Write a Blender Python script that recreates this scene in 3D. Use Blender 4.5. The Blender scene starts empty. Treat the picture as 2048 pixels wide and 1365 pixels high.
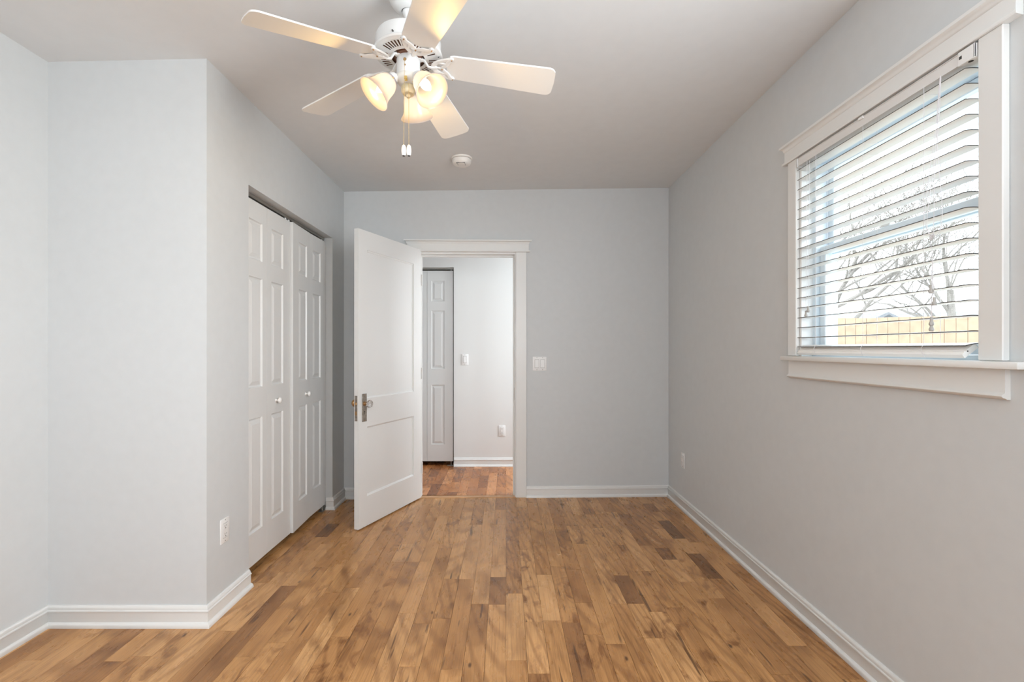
import bpy, bmesh, math, random
from mathutils import Vector, Matrix
PI = math.pi
sc = bpy.context.scene
COL = sc.collection

# ------------------------------------------------------------------ camera
CAMZ = 1.22
FOC = 948.0            # focal length in pixels of the 2048 wide frame
CX, CY = 1012.0, 698.0
cam = bpy.data.objects.new('camera', bpy.data.cameras.new('camera'))
COL.objects.link(cam)
cam.location = (0, 0, CAMZ)
cam.rotation_euler = (PI/2, 0, 0)
cam.data.sensor_width = 36
cam.data.lens = FOC/2048*36
cam.data.shift_x = (1024-CX)/2048
cam.data.shift_y = (CY-682.5)/2048
cam.data.clip_start = 0.02
cam.data.clip_end = 200
sc.camera = cam

# ------------------------------------------------------------------ world and large lights
sc.view_settings.view_transform = 'Standard'
sc.view_settings.look = 'None'
sc.view_settings.gamma = 1
sc.view_settings.use_curve_mapping = False
sc.view_settings.exposure = -0.10
sc.cycles.use_denoising = True
sc.cycles.max_bounces = 16
sc.cycles.diffuse_bounces = 10
sc.cycles.transparent_max_bounces = 16
sc.cycles.caustics_reflective = False
sc.cycles.caustics_refractive = False
sc.cycles.sample_clamp_indirect = 6

w = bpy.data.worlds.new('sky'); sc.world = w
w.use_nodes = True
nt = w.node_tree; nt.nodes.clear()
wo = nt.nodes.new('ShaderNodeOutputWorld'); bg = nt.nodes.new('ShaderNodeBackground')
tc = nt.nodes.new('ShaderNodeTexCoord'); nz = nt.nodes.new('ShaderNodeTexNoise')
rp = nt.nodes.new('ShaderNodeValToRGB')
nz.inputs['Scale'].default_value = 2.2; nz.inputs['Detail'].default_value = 4
rp.color_ramp.elements[0].position = .35; rp.color_ramp.elements[0].color = (.80, .90, 1, 1)
rp.color_ramp.elements[1].position = .62; rp.color_ramp.elements[1].color = (1, 1, 1, 1)
nt.links.new(tc.outputs['Generated'], nz.inputs['Vector'])
nt.links.new(nz.outputs['Fac'], rp.inputs['Fac'])
nt.links.new(rp.outputs['Color'], bg.inputs['Color'])
bg.inputs['Strength'].default_value = 6.0
nt.links.new(bg.outputs['Background'], wo.inputs['Surface'])

def area(name, loc, rot, sx, sy, power, color):
    l = bpy.data.lights.new(name, 'AREA'); l.shape = 'RECTANGLE'
    l.size = sx; l.size_y = sy; l.energy = power; l.color = color
    o = bpy.data.objects.new(name, l); COL.objects.link(o)
    o.location = loc; o.rotation_euler = rot
    return o
# fill light added as daylight of unseen windows: two in the rear wall, one in the right wall
DAY = (.90, .955, 1)
area('rear_window_fill', (0.45, -1.58, 1.62), (math.radians(104), 0, 0), 1.0, 1.25, 17, DAY)
area('rear_left_window_fill', (-1.15, -1.58, 1.62), (math.radians(104), 0, 0), 1.0, 1.25, 17, DAY)
area('right_side_window_fill', (1.36, .45, 1.62), (0, math.radians(102), 0), 1.25, .85, 66, DAY)
# fill light added for the hall, as daylight of an unseen window
area('hall_window_fill', (1.40, 4.46, 1.5), (0, PI/2, 0), 1.5, 0.65, 34, DAY)

# ------------------------------------------------------------------ helpers
def wm(o):
    m = Matrix.Translation(o.location) @ o.rotation_euler.to_matrix().to_4x4()
    return wm(o.parent) @ m if o.parent else m

class MB:
    """collects shapes in WORLD coordinates and links them as one mesh"""
    def __init__(self, xf=None):
        self.bm = bmesh.new(); self.xf = xf or Matrix.Identity(4)
        self.mats = []; self.mi = 0
    def v(self, p): return self.bm.verts.new(self.xf @ Vector(p))
    def f(self, vs):
        try:
            fc = self.bm.faces.new(vs); fc.material_index = self.mi; return fc
        except ValueError: return None
    def poly(self, pts): return self.f([self.v(p) for p in pts])
    def hexa(self, p, bev=0, seg=1):
        v = [self.v(q) for q in p]      # p: 4 bottom ccw, 4 top ccw
        fs = [self.f([v[3], v[2], v[1], v[0]]), self.f(v[4:8])]
        for i in range(4):
            j = (i+1) % 4
            fs.append(self.f([v[i], v[j], v[4+j], v[4+i]]))
        if bev > 0:
            es = list({e for fc in fs for e in fc.edges})
            r = bmesh.ops.bevel(self.bm, geom=es, offset=bev, segments=seg, affect='EDGES', profile=.5, clamp_overlap=True)
            for fc in r['faces']: fc.material_index = self.mi
    def box(self, x0, x1, y0, y1, z0, z1, bev=0, seg=1):
        x0, x1 = min(x0, x1), max(x0, x1); y0, y1 = min(y0, y1), max(y0, y1); z0, z1 = min(z0, z1), max(z0, z1)
        self.hexa([(x0,y0,z0),(x1,y0,z0),(x1,y1,z0),(x0,y1,z0),(x0,y0,z1),(x1,y0,z1),(x1,y1,z1),(x0,y1,z1)], bev, seg)
    def loft(self, rings, caps=True, closed=True):
        R = [[self.v(p) for p in r] for r in rings]
        n = len(R[0])
        for a, b in zip(R, R[1:]):
            for i in range(n if closed else n-1):
                j = (i+1) % n
                self.f([a[i], a[j], b[j], b[i]])
        if caps:
            self.f(list(reversed(R[0]))); self.f(R[-1])
    def lathe(self, prof, c=(0,0,0), n=32, axis=None, caps=False):
        """prof: (r, z) list; axis: Vector direction of +z"""
        q = Matrix.Identity(4)
        if axis is not None:
            q = Vector((0,0,1)).rotation_difference(Vector(axis).normalized()).to_matrix().to_4x4()
        T = Matrix.Translation(c) @ q
        rings = []
        for r, z in prof:
            rings.append([T @ Vector((max(r,1e-5)*math.cos(2*PI*i/n), max(r,1e-5)*math.sin(2*PI*i/n), z)) for i in range(n)])
        self.loft(rings, caps=caps)
    def cyl(self, p0, p1, r, n=16, r1=None):
        p0 = Vector(p0); p1 = Vector(p1); d = p1-p0
        self.lathe([(r, 0), (r if r1 is None else r1, d.length)], p0, n, d, caps=True)
    def tube(self, pts, r, n=6, flat=1.0):
        pts = [Vector(p) for p in pts]
        rings = []; up = None
        for i, p in enumerate(pts):
            t = (pts[min(i+1, len(pts)-1)]-pts[max(i-1, 0)])
            if t.length < 1e-9: t = Vector((0,0,1))
            t.normalize()
            if up is None:
                up = Vector((0,0,1)) if abs(t.z) < .9 else Vector((1,0,0))
            s = t.cross(up)
            if s.length < 1e-6: s = t.orthogonal()
            s.normalize(); up = s.cross(t).normalized()
            rr = r[i] if isinstance(r, (list, tuple)) else r
            rings.append([p + s*rr*math.cos(2*PI*k/n) + up*rr*flat*math.sin(2*PI*k/n) for k in range(n)])
        self.loft(rings)
    def prism(self, poly, y0, y1, ax='y'):
        """poly (a,b) closed outline extruded along ax"""
        mk = {'y': lambda a, b, t: (a, t, b), 'x': lambda a, b, t: (t, a, b), 'z': lambda a, b, t: (a, b, t)}[ax]
        self.loft([[mk(a, b, y0) for a, b in poly], [mk(a, b, y1) for a, b in poly]])
    def build(self, name, mat, parent=None, loc=(0,0,0), smooth=True, ang=35):
        mats = mat if isinstance(mat, (list, tuple)) else [mat]
        bmesh.ops.recalc_face_normals(self.bm, faces=self.bm.faces)
        me = bpy.data.meshes.new(name)
        o = bpy.data.objects.new(name, me); COL.objects.link(o)
        if parent is not None:
            o.parent = parent; M = wm(parent)
        else:
            o.location = loc; M = Matrix.Translation(loc)
        self.bm.transform(M.inverted())
        if smooth:
            lim = math.radians(ang)
            for e in self.bm.edges:
                e.smooth = not (len(e.link_faces) == 2 and e.calc_face_angle(0) > lim)
            for fc in self.bm.faces: fc.smooth = True
        self.bm.to_mesh(me); self.bm.free()
        for m in mats: me.materials.append(m)
        return o

def build_each(mb, name, mat, parent=None):
    """one object per separate piece"""
    bm = mb.bm; bm.verts.index_update(); seen = set(); out = []
    for v0 in bm.verts:
        if v0 in seen: continue
        st = [v0]; seen.add(v0); isl = []
        while st:
            v = st.pop(); isl.append(v)
            for e in v.link_edges:
                u = e.other_vert(v)
                if u not in seen: seen.add(u); st.append(u)
        out.append(isl)
    res = []
    for isl in out:
        m2 = MB(); mp = {v: m2.bm.verts.new(v.co) for v in isl}; fs = {f for v in isl for f in v.link_faces}
        for f in fs: m2.bm.faces.new([mp[v] for v in f.verts])
        res.append(m2.build(name, mat, parent))
    bm.free()
    return res

def empty(name, loc, rz=0):
    o = bpy.data.objects.new(name, None); COL.objects.link(o)
    o.location = loc; o.rotation_euler = (0, 0, rz); o.empty_display_size = .1
    return o
def tag(o, label, cat, group=None, kind=None):
    o['label'] = label; o['category'] = cat
    if group: o['group'] = group
    if kind: o['kind'] = kind
    return o
def struct(o, label, cat): return tag(o, label, cat, kind='structure')

# ------------------------------------------------------------------ materials
def mat(name, color, rough=.5, metal=0, spec=.5, bump=0, bscale=300, var=0, coat=0):
    m = bpy.data.materials.new(name); m.use_nodes = True
    nt = m.node_tree; b = nt.nodes['Principled BSDF']
    b.inputs['Base Color'].default_value = (*color, 1)
    b.inputs['Roughness'].default_value = rough
    b.inputs['Metallic'].default_value = metal
    b.inputs['Specular IOR Level'].default_value = spec
    b.inputs['Coat Weight'].default_value = coat
    t = nt.nodes.new('ShaderNodeTexCoord')
    n = nt.nodes.new('ShaderNodeTexNoise'); n.inputs['Scale'].default_value = bscale; n.inputs['Detail'].default_value = 3
    nt.links.new(t.outputs['Object'], n.inputs['Vector'])
    if bump:
        bp = nt.nodes.new('ShaderNodeBump'); bp.inputs['Strength'].default_value = bump; bp.inputs['Distance'].default_value = .001
        nt.links.new(n.outputs['Fac'], bp.inputs['Height']); nt.links.new(bp.outputs['Normal'], b.inputs['Normal'])
    if var:
        n2 = nt.nodes.new('ShaderNodeTexNoise'); n2.inputs['Scale'].default_value = bscale*.05 if bscale > 100 else bscale
        nt.links.new(t.outputs['Object'], n2.inputs['Vector'])
        r = nt.nodes.new('ShaderNodeValToRGB')
        r.color_ramp.elements[0].color = (*[c*(1-var) for c in color], 1); r.color_ramp.elements[0].position = .3
        r.color_ramp.elements[1].color = (*[min(1, c*(1+var)) for c in color], 1); r.color_ramp.elements[1].position = .7
        nt.links.new(n2.outputs['Fac'], r.inputs['Fac']); nt.links.new(r.outputs['Color'], b.inputs['Base Color'])
    return m
M = {}
M['wall'] = mat('wall_paint', (.575, .592, .598), .62, spec=.3, bump=.12, bscale=420, var=.012)
M['ceil'] = mat('ceiling_paint', (.675, .685, .69), .85, spec=.2, bump=.1, bscale=300, var=.012)
M['trim'] = mat('trim_paint', (.71, .712, .70), .32, spec=.45, bump=.05, bscale=90)
M['door'] = mat('door_paint', (.70, .705, .70), .33, spec=.45, bump=.08, bscale=160)
M['hallwall'] = mat('hall_wall_paint', (.70, .70, .69), .6, spec=.3, bump=.1, bscale=420)
M['dark'] = mat('dark_gap', (.02, .018, .015), .9)
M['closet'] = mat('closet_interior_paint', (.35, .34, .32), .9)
M['plastic'] = mat('white_plastic', (.76, .76, .755), .35, spec=.5, bump=.02)
M['slot'] = mat('dark_slot', (.04, .038, .035), .6)
M['gapgrey'] = mat('shadow_gap_grey', (.22, .21, .2), .7)
M['track'] = mat('door_track_metal', (.38, .37, .34), .4, metal=.8)
M['nickel'] = mat('aged_nickel', (.33, .29, .25), .38, metal=.85, var=.25, bscale=60)
M['brassold'] = mat('aged_brass', (.45, .27, .13), .35, metal=.9)
M['brass'] = mat('polished_brass', (.85, .62, .22), .22, metal=1)
M['fan'] = mat('fan_white_enamel', (.72, .72, .71), .28, spec=.5, bump=.02, coat=.3)
M['blade'] = mat('fan_blade_white', (.76, .75, .725), .42, spec=.5, bump=.03, bscale=80)
M['knobwhite'] = mat('white_ceramic', (.85, .845, .83), .15, coat=.6)
M['vinyl'] = mat('white_vinyl', (.72, .80, .86), .35, spec=.5)
M['cord'] = mat('white_cord', (.74, .73, .76), .8)
M['tassel'] = mat('painted_tassel', (.42, .41, .39), .4)
M['jamb'] = mat('window_jamb_paint', (.78, .79, .79), .4)
M['slat'] = mat('blind_slat_white', (.71, .70, .68), .35, spec=.5, bump=.02)
M['botrail'] = mat('blind_bottom_rail_white', (.86, .85, .83), .35)
M['slatedge'] = mat('blind_slat_shaded_edge', (.09, .088, .085), .6)  # shade on the slats' front edges, put into the colour
M['rail'] = mat('blind_rail_white', (.70, .69, .68), .35)
M['sensor'] = mat('smoke_alarm_plastic', (.80, .78, .75), .45)
M['fence'] = mat('cedar_fence_boards', (.36, .255, .175), .8, var=.12, bscale=8, bump=.1)
M['bark'] = mat('tree_bark', (.22, .205, .19), .9, bump=.3, bscale=30, var=.2)
M['ground'] = mat('winter_lawn', (.50, .50, .46), .95, var=.2, bscale=6, bump=.4)
M['siding'] = mat('white_siding', (.75, .76, .78), .7)
M['sidinggrey'] = mat('grey_siding', (.42, .44, .47), .7)
M['roof'] = mat('grey_shingles', (.20, .21, .23), .85, var=.15, bscale=12)
M['thresh'] = mat('threshold_oak', (.50, .27, .12), .35, var=.15, bscale=12, coat=.2)

def glass_pane():
    m = bpy.data.materials.new('window_glass'); m.use_nodes = True
    nt = m.node_tree; nt.nodes.clear()
    o = nt.nodes.new('ShaderNodeOutputMaterial'); mx = nt.nodes.new('ShaderNodeMixShader')
    t = nt.nodes.new('ShaderNodeBsdfTransparent'); t.inputs['Color'].default_value = (.95, .975, .98, 1)
    g = nt.nodes.new('ShaderNodeBsdfGlossy'); g.inputs['Roughness'].default_value = .02
    lw = nt.nodes.new('ShaderNodeLayerWeight'); lw.inputs['Blend'].default_value = .5
    pw = nt.nodes.new('ShaderNodeMath'); pw.operation = 'POWER'; pw.inputs[1].default_value = 5
    ml = nt.nodes.new('ShaderNodeMath'); ml.operation = 'MULTIPLY_ADD'; ml.inputs[1].default_value = .6; ml.inputs[2].default_value = .03
    nt.links.new(lw.outputs['Facing'], pw.inputs[0]); nt.links.new(pw.outputs[0], ml.inputs[0])
    nt.links.new(ml.outputs[0], mx.inputs[0]); nt.links.new(t.outputs[0], mx.inputs[1]); nt.links.new(g.outputs[0], mx.inputs[2])
    nt.links.new(mx.outputs[0], o.inputs['Surface'])
    return m
M['glass'] = glass_pane()
def crystal():
    m = mat('crystal_knob', (.95, .96, .97), .02)
    b = m.node_tree.nodes['Principled BSDF']
    b.inputs['Transmission Weight'].default_value = .9; b.inputs['IOR'].default_value = 1.5
    return m
M['crystal'] = crystal()
def shade_mat():
    m = bpy.data.materials.new('frosted_shade_glass'); m.use_nodes = True
    nt = m.node_tree; nt.nodes.clear()
    o = nt.nodes.new('ShaderNodeOutputMaterial'); mx = nt.nodes.new('ShaderNodeMixShader'); m2 = nt.nodes.new('ShaderNodeMixShader')
    t = nt.nodes.new('ShaderNodeBsdfTranslucent'); t.inputs['Color'].default_value = (.80, .79, .84, 1)
    d = nt.nodes.new('ShaderNodeBsdfDiffuse'); d.inputs['Color'].default_value = (.26, .26, .29, 1)
    g = nt.nodes.new('ShaderNodeBsdfGlossy'); g.inputs['Roughness'].default_value = .25
    mx.inputs[0].default_value = .25; m2.inputs[0].default_value = .05
    nt.links.new(t.outputs[0], mx.inputs[1]); nt.links.new(d.outputs[0], mx.inputs[2])
    nt.links.new(mx.outputs[0], m2.inputs[1]); nt.links.new(g.outputs[0], m2.inputs[2])
    nt.links.new(m2.outputs[0], o.inputs['Surface'])
    return m
M['shade'] = shade_mat()
def emis(name, col, s):
    m = bpy.data.materials.new(name); m.use_nodes = True
    b = m.node_tree.nodes['Principled BSDF']
    b.inputs['Base Color'].default_value = (*col, 1)
    b.inputs['Emission Color'].default_value = (*col, 1); b.inputs['Emission Strength'].default_value = s
    return m
M['bulb'] = emis('lit_bulb', (1, .84, .55), 7)

def wood_floor(name, tint=(1, 1, 1), seed=0.):
    m = bpy.data.materials.new(name); m.use_nodes = True
    nt = m.node_tree; N = nt.nodes; L = nt.links
    b = N['Principled BSDF']
    def nd(t, **k):
        n = N.new(t)
        for a, v in k.items(): setattr(n, a, v)
        return n
    def math_(op, a, b_=None, c=None):
        n = nd('ShaderNodeMath', operation=op)
        for i, x in enumerate((a, b_, c)):
            if x is None: continue
            if isinstance(x, (int, float)): n.inputs[i].default_value = x
            else: L.new(x, n.inputs[i])
        return n.outputs[0]
    def ramp(src, stops):
        r = nd('ShaderNodeValToRGB')
        e = r.color_ramp.elements
        while len(e) < len(stops): e.new(.5)
        for i, (p, c) in enumerate(stops):
            e[i].position = p; e[i].color = (*c, 1) if len(c) == 3 else c
        L.new(src, r.inputs['Fac']); return r
    def mixc(fac, a, c, mode='MIX'):
        n = nd('ShaderNodeMix', data_type='RGBA', blend_type=mode)
        if isinstance(fac, (int, float)): n.inputs[0].default_value = fac
        else: L.new(fac, n.inputs[0])
        for i, x in ((6, a), (7, c)):
            if isinstance(x, tuple): n.inputs[i].default_value = (*x, 1)
            else: L.new(x, n.inputs[i])
        return n.outputs[2]
    at = nd('ShaderNodeAttribute', attribute_name='plank')
    sep = nd('ShaderNodeSeparateColor'); L.new(at.outputs['Color'], sep.inputs[0])
    tone, r2, r3 = sep.outputs[0], sep.outputs[1], sep.outputs[2]
    tc = nd('ShaderNodeTexCoord')
    sx = nd('ShaderNodeSeparateXYZ'); L.new(tc.outputs['Object'], sx.inputs[0])
    # each plank has its own stretch of grain
    def coords(kx, ky, off):
        c = nd('ShaderNodeCombineXYZ')
        L.new(math_('ADD', math_('MULTIPLY', sx.outputs[0], kx), math_('MULTIPLY', r2, 37.0)), c.inputs[0])
        L.new(math_('ADD', math_('MULTIPLY', sx.outputs[1], ky), math_('MULTIPLY', r3, 53.0)), c.inputs[1])
        L.new(math_('MULTIPLY_ADD', r2, 91.0, off+seed), c.inputs[2])
        return c.outputs[0]
    def noise(kx, ky, off, det=4, rough=.55, dist=0.):
        n = nd('ShaderNodeTexNoise'); n.inputs['Scale'].default_value = 1; n.inputs['Detail'].default_value = det
        n.inputs['Roughness'].default_value = rough; n.inputs['Distortion'].default_value = dist
        L.new(coords(kx, ky, off), n.inputs['Vector']); return n.outputs['Fac']
    base = ramp(tone, [(0, (.155, .072, .026)), (.12, (.235, .108, .040)), (.35, (.365, .172, .060)), (.65, (.485, .248, .092)), (1, (.63, .358, .158))]).outputs[0]
    # broad clouding
    cl = noise(9, 3.2, 3.1, 3, .5, .6)
    c1 = ramp(cl, [(.28, (.60, .53, .46)), (.48, (1, 1, 1)), (.72, (1.18, 1.20, 1.25))]).outputs[0]
    col = mixc(.85, base, c1, 'MULTIPLY')
    # fine straight grain
    fg = noise(240, 4, 9.7, 3, .6)
    c2 = ramp(fg, [(.32, (.66, .60, .54)), (.52, (1.0, 1.0, 1.0)), (.75, (1.15, 1.15, 1.15))]).outputs[0]
    col = mixc(.7, col, c2, 'MULTIPLY')
    # cathedral figure
    wv = nd('ShaderNodeTexWave', wave_type='RINGS', rings_direction='Z'); wv.inputs['Scale'].default_value = 1.0
    wv.inputs['Distortion'].default_value = 5; wv.inputs['Detail'].default_value = 2; wv.inputs['Detail Scale'].default_value = .6
    L.new(coords(14, 1.6, 0), wv.inputs['Vector'])
    c3 = ramp(wv.outputs['Fac'], [(.0, (.66, .60, .54)), (.45, (1, 1, 1))]).outputs[0]
    mask = ramp(r3, [(.45, (0, 0, 0)), (.6, (1, 1, 1))]).outputs[0]
    col = mixc(math_('MULTIPLY', mask, .75), col, c3, 'MULTIPLY')
    # heavy smoky figure, on some planks
    sm = noise(16, 7, 21.3, 4, .6, 1.2)
    smf = ramp(sm, [(.50, (0, 0, 0)), (.66, (1, 1, 1))]).outputs[0]
    m2 = ramp(r2, [(.40, (0, 0, 0)), (.85, (1, 1, 1))]).outputs[0]
    smk = math_('MULTIPLY', math_('MULTIPLY', smf, m2), .85)
    col = mixc(smk, col, mixc(1.0, col, (.42, .32, .25), 'MULTIPLY'))
    # mineral streaks
    st = noise(42, 2.6, 5.5, 2, .5, .3)
    stf = ramp(st, [(.675, (0, 0, 0)), (.71, (1, 1, 1))]).outputs[0]
    col = mixc(math_('MULTIPLY', stf, .75), col, (.075, .032, .014))
    # pin knots
    vo = nd('ShaderNodeTexVoronoi'); vo.inputs['Scale'].default_value = 1.0
    L.new(coords(11, 5, 2.2), vo.inputs['Vector'])
    kf = ramp(vo.outputs['Distance'], [(.035, (1, 1, 1)), (.10, (0, 0, 0))]).outputs[0]
    sepv = nd('ShaderNodeSeparateColor'); L.new(vo.outputs['Color'], sepv.inputs[0])
    kk = math_('MULTIPLY', kf, math_('GREATER_THAN', sepv.outputs[0], .62))
    col = mixc(math_('MULTIPLY', kk, .85), col, (.055, .022, .010))
    if tint != (1, 1, 1): col = mixc(1.0, col, tint, 'MULTIPLY')
    L.new(col, b.inputs['Base Color'])
    rg = ramp(noise(30, 9, 1.5, 3), [(.3, (.24,)*3), (.7, (.36,)*3)]).outputs[0]
    L.new(rg, b.inputs['Roughness'])
    b.inputs['Specular IOR Level'].default_value = .42
    bp = nd('ShaderNodeBump'); bp.inputs['Strength'].default_value = .12; bp.inputs['Distance'].default_value = .0008
    L.new(fg, bp.inputs['Height']); L.new(bp.outputs['Normal'], b.inputs['Normal'])
    return m
M['floor'] = wood_floor('maple_plank_floor')
M['hallfloor'] = wood_floor('hall_maple_plank_floor', (.92, .74, .68), 13.)

# ------------------------------------------------------------------ room numbers
XR, XL, XJ = 1.35, -1.32, -2.02      # right wall, closet wall, far left wall
YJ = 2.09                            # jog
YREAR = -1.6
def yb(x): return 3.893+.0256*x      # bedroom face of the back wall (not quite square)
def zc(x): return CAMZ+1.307+.0205*x # ceiling (not quite level)
BW = math.atan(.0256)
XB = Matrix.Translation((0, 3.893, 0)) @ Matrix.Rotation(BW, 4, 'Z')   # local frame of the back wall
WT = .125                            # wall thickness
YH = 4.92                            # far wall of the hall
ZTOP = 2.62

# ------------------------------------------------------------------ floors
def planks(name, x0, x1, y0, y1fn, pw, seed, mt, special=(), wild=False):
    rnd = random.Random(seed)
    bm = bmesh.new(); data = []
    n0 = math.floor(x0/pw); n1 = math.ceil(x1/pw)
    g = .0005
    for i in range(n0, n1):
        a, b = max(i*pw, x0), min((i+1)*pw, x1)
        if b-a < .003: continue
        yend = y1fn((a+b)/2); y = y0 - rnd.random()*.9
        sp = sorted([s for s in special if s[0] == i], key=lambda s: s[1])
        cuts = [y]
        while y < yend:
            y += rnd.choice([.28, .36, .42, .5, .6, .72, .85, 1.0, 1.2])*rnd.uniform(.9, 1.1)*(.6 if wild else 1); cuts.append(y)
        for s in sp:
            cuts = [c for c in cuts if not (s[1]-.12 < c < s[2]+.12)] + [s[1], s[2]]
        cuts.sort()
        for c0, c1 in zip(cuts, cuts[1:]):
            p0, p1 = max(c0, y0), min(c1, yend)
            if p1-p0 < .002: continue
            t = rnd.random()
            t = .45+.42*t if t > .06 else .2+.2*rnd.random()
            if wild: t = .15+.85*rnd.random()
            for s in sp:
                if abs(c0-s[1]) < 1e-6 and abs(c1-s[2]) < 1e-6: t = s[3]
            q = [bm.verts.new(p) for p in ((a+g, p0+g, 0), (b-g, p0+g, 0), (b-g, p1-g, 0), (a+g, p1-g, 0))]
            lo = [bm.verts.new((p.co.x, p.co.y, -.004)) for p in q]
            c = (t, rnd.random(), rnd.random())
            bm.faces.new(q); data += [c]*4
            for k in range(4):
                bm.faces.new([q[k], lo[k], lo[(k+1) % 4], q[(k+1) % 4]]); data += [c]*4
    nf = len(bm.faces)
    # dark bed below the seams, then the slab
    def slab(z0, z1):
        v = [bm.verts.new(p) for p in ((x0,y0,z0),(x1,y0,z0),(x1,y1fn(x1),z0),(x0,y1fn(x0),z0),(x0,y0,z1),(x1,y0,z1),(x1,y1fn(x1),z1),(x0,y1fn(x0),z1))]
        for ids in ((3,2,1,0),(4,5,6,7),(0,1,5,4),(1,2,6,5),(2,3,7,6),(3,0,4,7)):
            fc = bm.faces.new([v[k] for k in ids]); fc.material_index = 1
    slab(-.12, -.004)
    me = bpy.data.meshes.new(name); bm.to_mesh(me); bm.free()
    ca = me.color_attributes.new('plank', 'FLOAT_COLOR', 'CORNER')
    for k, c in enumerate(data): ca.data[k].color = (*c, 1)
    me.materials.append(mt); me.materials.append(M['seam'])
    o = bpy.data.objects.new(name, me); COL.objects.link(o)
    return o
M['seam'] = mat('plank_seam', (.06, .03, .015), .9)
PW = .0826
# a few planks of the photo that stand out by their own dark or light wood: (row, y start, y end, tone)
def px_row(x, y):   # plank row and y of a floor pixel
    Y = FOC*CAMZ/(y-CY); X = (x-CX)*Y/FOC
    return math.floor(X/PW), Y
SP = []
for (xa, ya, xb, yb_, t) in ((1348, 1078, 1332, 1042, .07), (1440, 1158, 1395, 1108, .16), (1255, 1208, 1242, 1152, .18), (1335, 1120, 1320, 1097, .25),
                             (1175, 1365, 1165, 1246, .22), (985, 1210, 985, 1155, .26), (660, 1075, 672, 1048, .1), (1300, 1025, 1290, 1008, .3)):
    r, Y1 = px_row((xa+xb)/2, (ya+yb_)/2)
    SP.append((r, FOC*CAMZ/(ya-CY), FOC*CAMZ/(yb_-CY), t))
fl = planks('floor', XJ-.02, XR+.02, YREAR-.02, lambda x: yb(x)+.03, PW, 5, M['floor'], SP)
struct(fl, 'honey maple plank floor of the bedroom', 'floor')
fh = planks('floor_hall', -2.0, 1.42, 3.95, lambda x: 5.52, PW, 11, M['hallfloor'], wild=True)
struct(fh, 'redder plank floor of the hall beyond the doorway', 'floor')

# ------------------------------------------------------------------ shell
def slabpoly(mb, x0, x1, y0, y1, z0, cap=zc):
    mb.hexa([(x0,y0,z0),(x1,y0,z0),(x1,y1,z0),(x0,y1,z0),(x0,y0,cap(x0)),(x1,y0,cap(x1)),(x1,y1,cap(x1)),(x0,y1,cap(x0))])
mb = MB()
x0, x1, y0, y1 = XJ-.15, XR+.17, YREAR-.15, 4.02
mb.hexa([(x0,y0,zc(x0)),(x1,y0,zc(x1)),(x1,y1,zc(x1)),(x0,y1,zc(x0)),(x0,y0,2.75),(x1,y0,2.75),(x1,y1,2.75),(x0,y1,2.75)])
struct(mb.build('ceiling', M['ceil'], smooth=False), 'pale grey flat ceiling over the bedroom', 'ceiling')
mb = MB(); mb.box(-2.15, 1.5, 4.02, 5.8, 2.56, 2.72)
struct(mb.build('ceiling_hall', M['ceil'], smooth=False), 'hall ceiling beyond the doorway', 'ceiling')

# right wall with the window opening
WY0, WY1, WZ0, WZ1 = 1.337, 2.176, 1.168, 2.093
mb = MB(); ye = yb(XR)+.0
slabpoly(mb, XR, XR+.15, YREAR-.15, 0, 0); slabpoly(mb, XR, XR+.15, .9, WY0, 0)
mb.box(XR, XR+.15, 0, .9, 0, .98); slabpoly(mb, XR, XR+.15, 0, .9, 2.26)
slabpoly(mb, XR, XR+.15, WY1, ye+.12, 0)
mb.box(XR, XR+.15, WY0, WY1, 0, WZ0)
slabpoly(mb, XR, XR+.15, WY0, WY1, WZ1)
struct(mb.build('wall_right', M['wall'], smooth=False), 'pale grey right wall holding the window', 'wall')
# back wall with the doorway (in its own slightly turned frame)
DX0, DX1, DZ = -.722, .086, 2.012
mb = MB(XB)
def bslab(x0, x1, z0):
    mb.hexa([(x0,0,z0),(x1,0,z0),(x1,WT,z0),(x0,WT,z0),(x0,0,zc(x0)),(x1,0,zc(x1)),(x1,WT,zc(x1)),(x0,WT,zc(x0))])
bslab(-2.1, DX0, 0); bslab(DX1, XR-.001, 0); bslab(DX0, DX1, DZ)
struct(mb.build('wall_back', M['wall'], smooth=False), 'pale grey back wall around the doorway', 'wall')
# closet wall with the bifold opening
CY0, CY1, CZ = 2.43, 3.606, 2.062
mb = MB()
slabpoly(mb, XL-.115, XL, YJ, CY0, 0)
slabpoly(mb, XL-.115, XL, CY1, yb(XL)-.0005, 0)
slabpoly(mb, XL-.115, XL, CY0, CY1, CZ)
struct(mb.build('wall_closet', M['wall'], smooth=False), 'pale grey closet wall around the bifold doors', 'wall')
mb = MB(); slabpoly(mb, XJ-.0, XL-.115, YJ, YJ+.115, 0)
struct(mb.build('wall_jog', M['wall'], smooth=False), 'short pale wall facing the camera left of the closet', 'wall')
mb = MB(); slabpoly(mb, XJ-.12, XJ, YREAR-.15, yb(XJ)-.001, 0)
struct(mb.build('wall_left', M['wall'], smooth=False), 'bright pale wall at the left edge', 'wall')
# rear wall behind the camera, two window openings added for the fill light
mb = MB()
ops = [(-1.65, -.65), (-.05, .95)]
xs = [XJ, -1.65, -.65, -.05, .95, XR]
for a, b in zip(xs, xs[1:]):
    if (a, b) in ops:
        mb.box(a, b, YREAR-.12, YREAR, 0, .98); slabpoly(mb, a, b, YREAR-.12, YREAR, 2.26)
    else: slabpoly(mb, a, b, YREAR-.12, YREAR, 0)
struct(mb.build('wall_rear', M['wall'], smooth=False), 'wall behind the camera with two added windows', 'wall')
# closet interior lining
mb = MB()
mb.box(-1.985, -1.965, YJ+.12, 3.83, 0.0, 2.5); mb.box(-1.96, -1.44, 3.81, 3.83, 0.0, 2.5)
struct(mb.build('wall_closet_inside', M['closet'], smooth=False), 'dark inside of the bedroom closet', 'wall')

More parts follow.
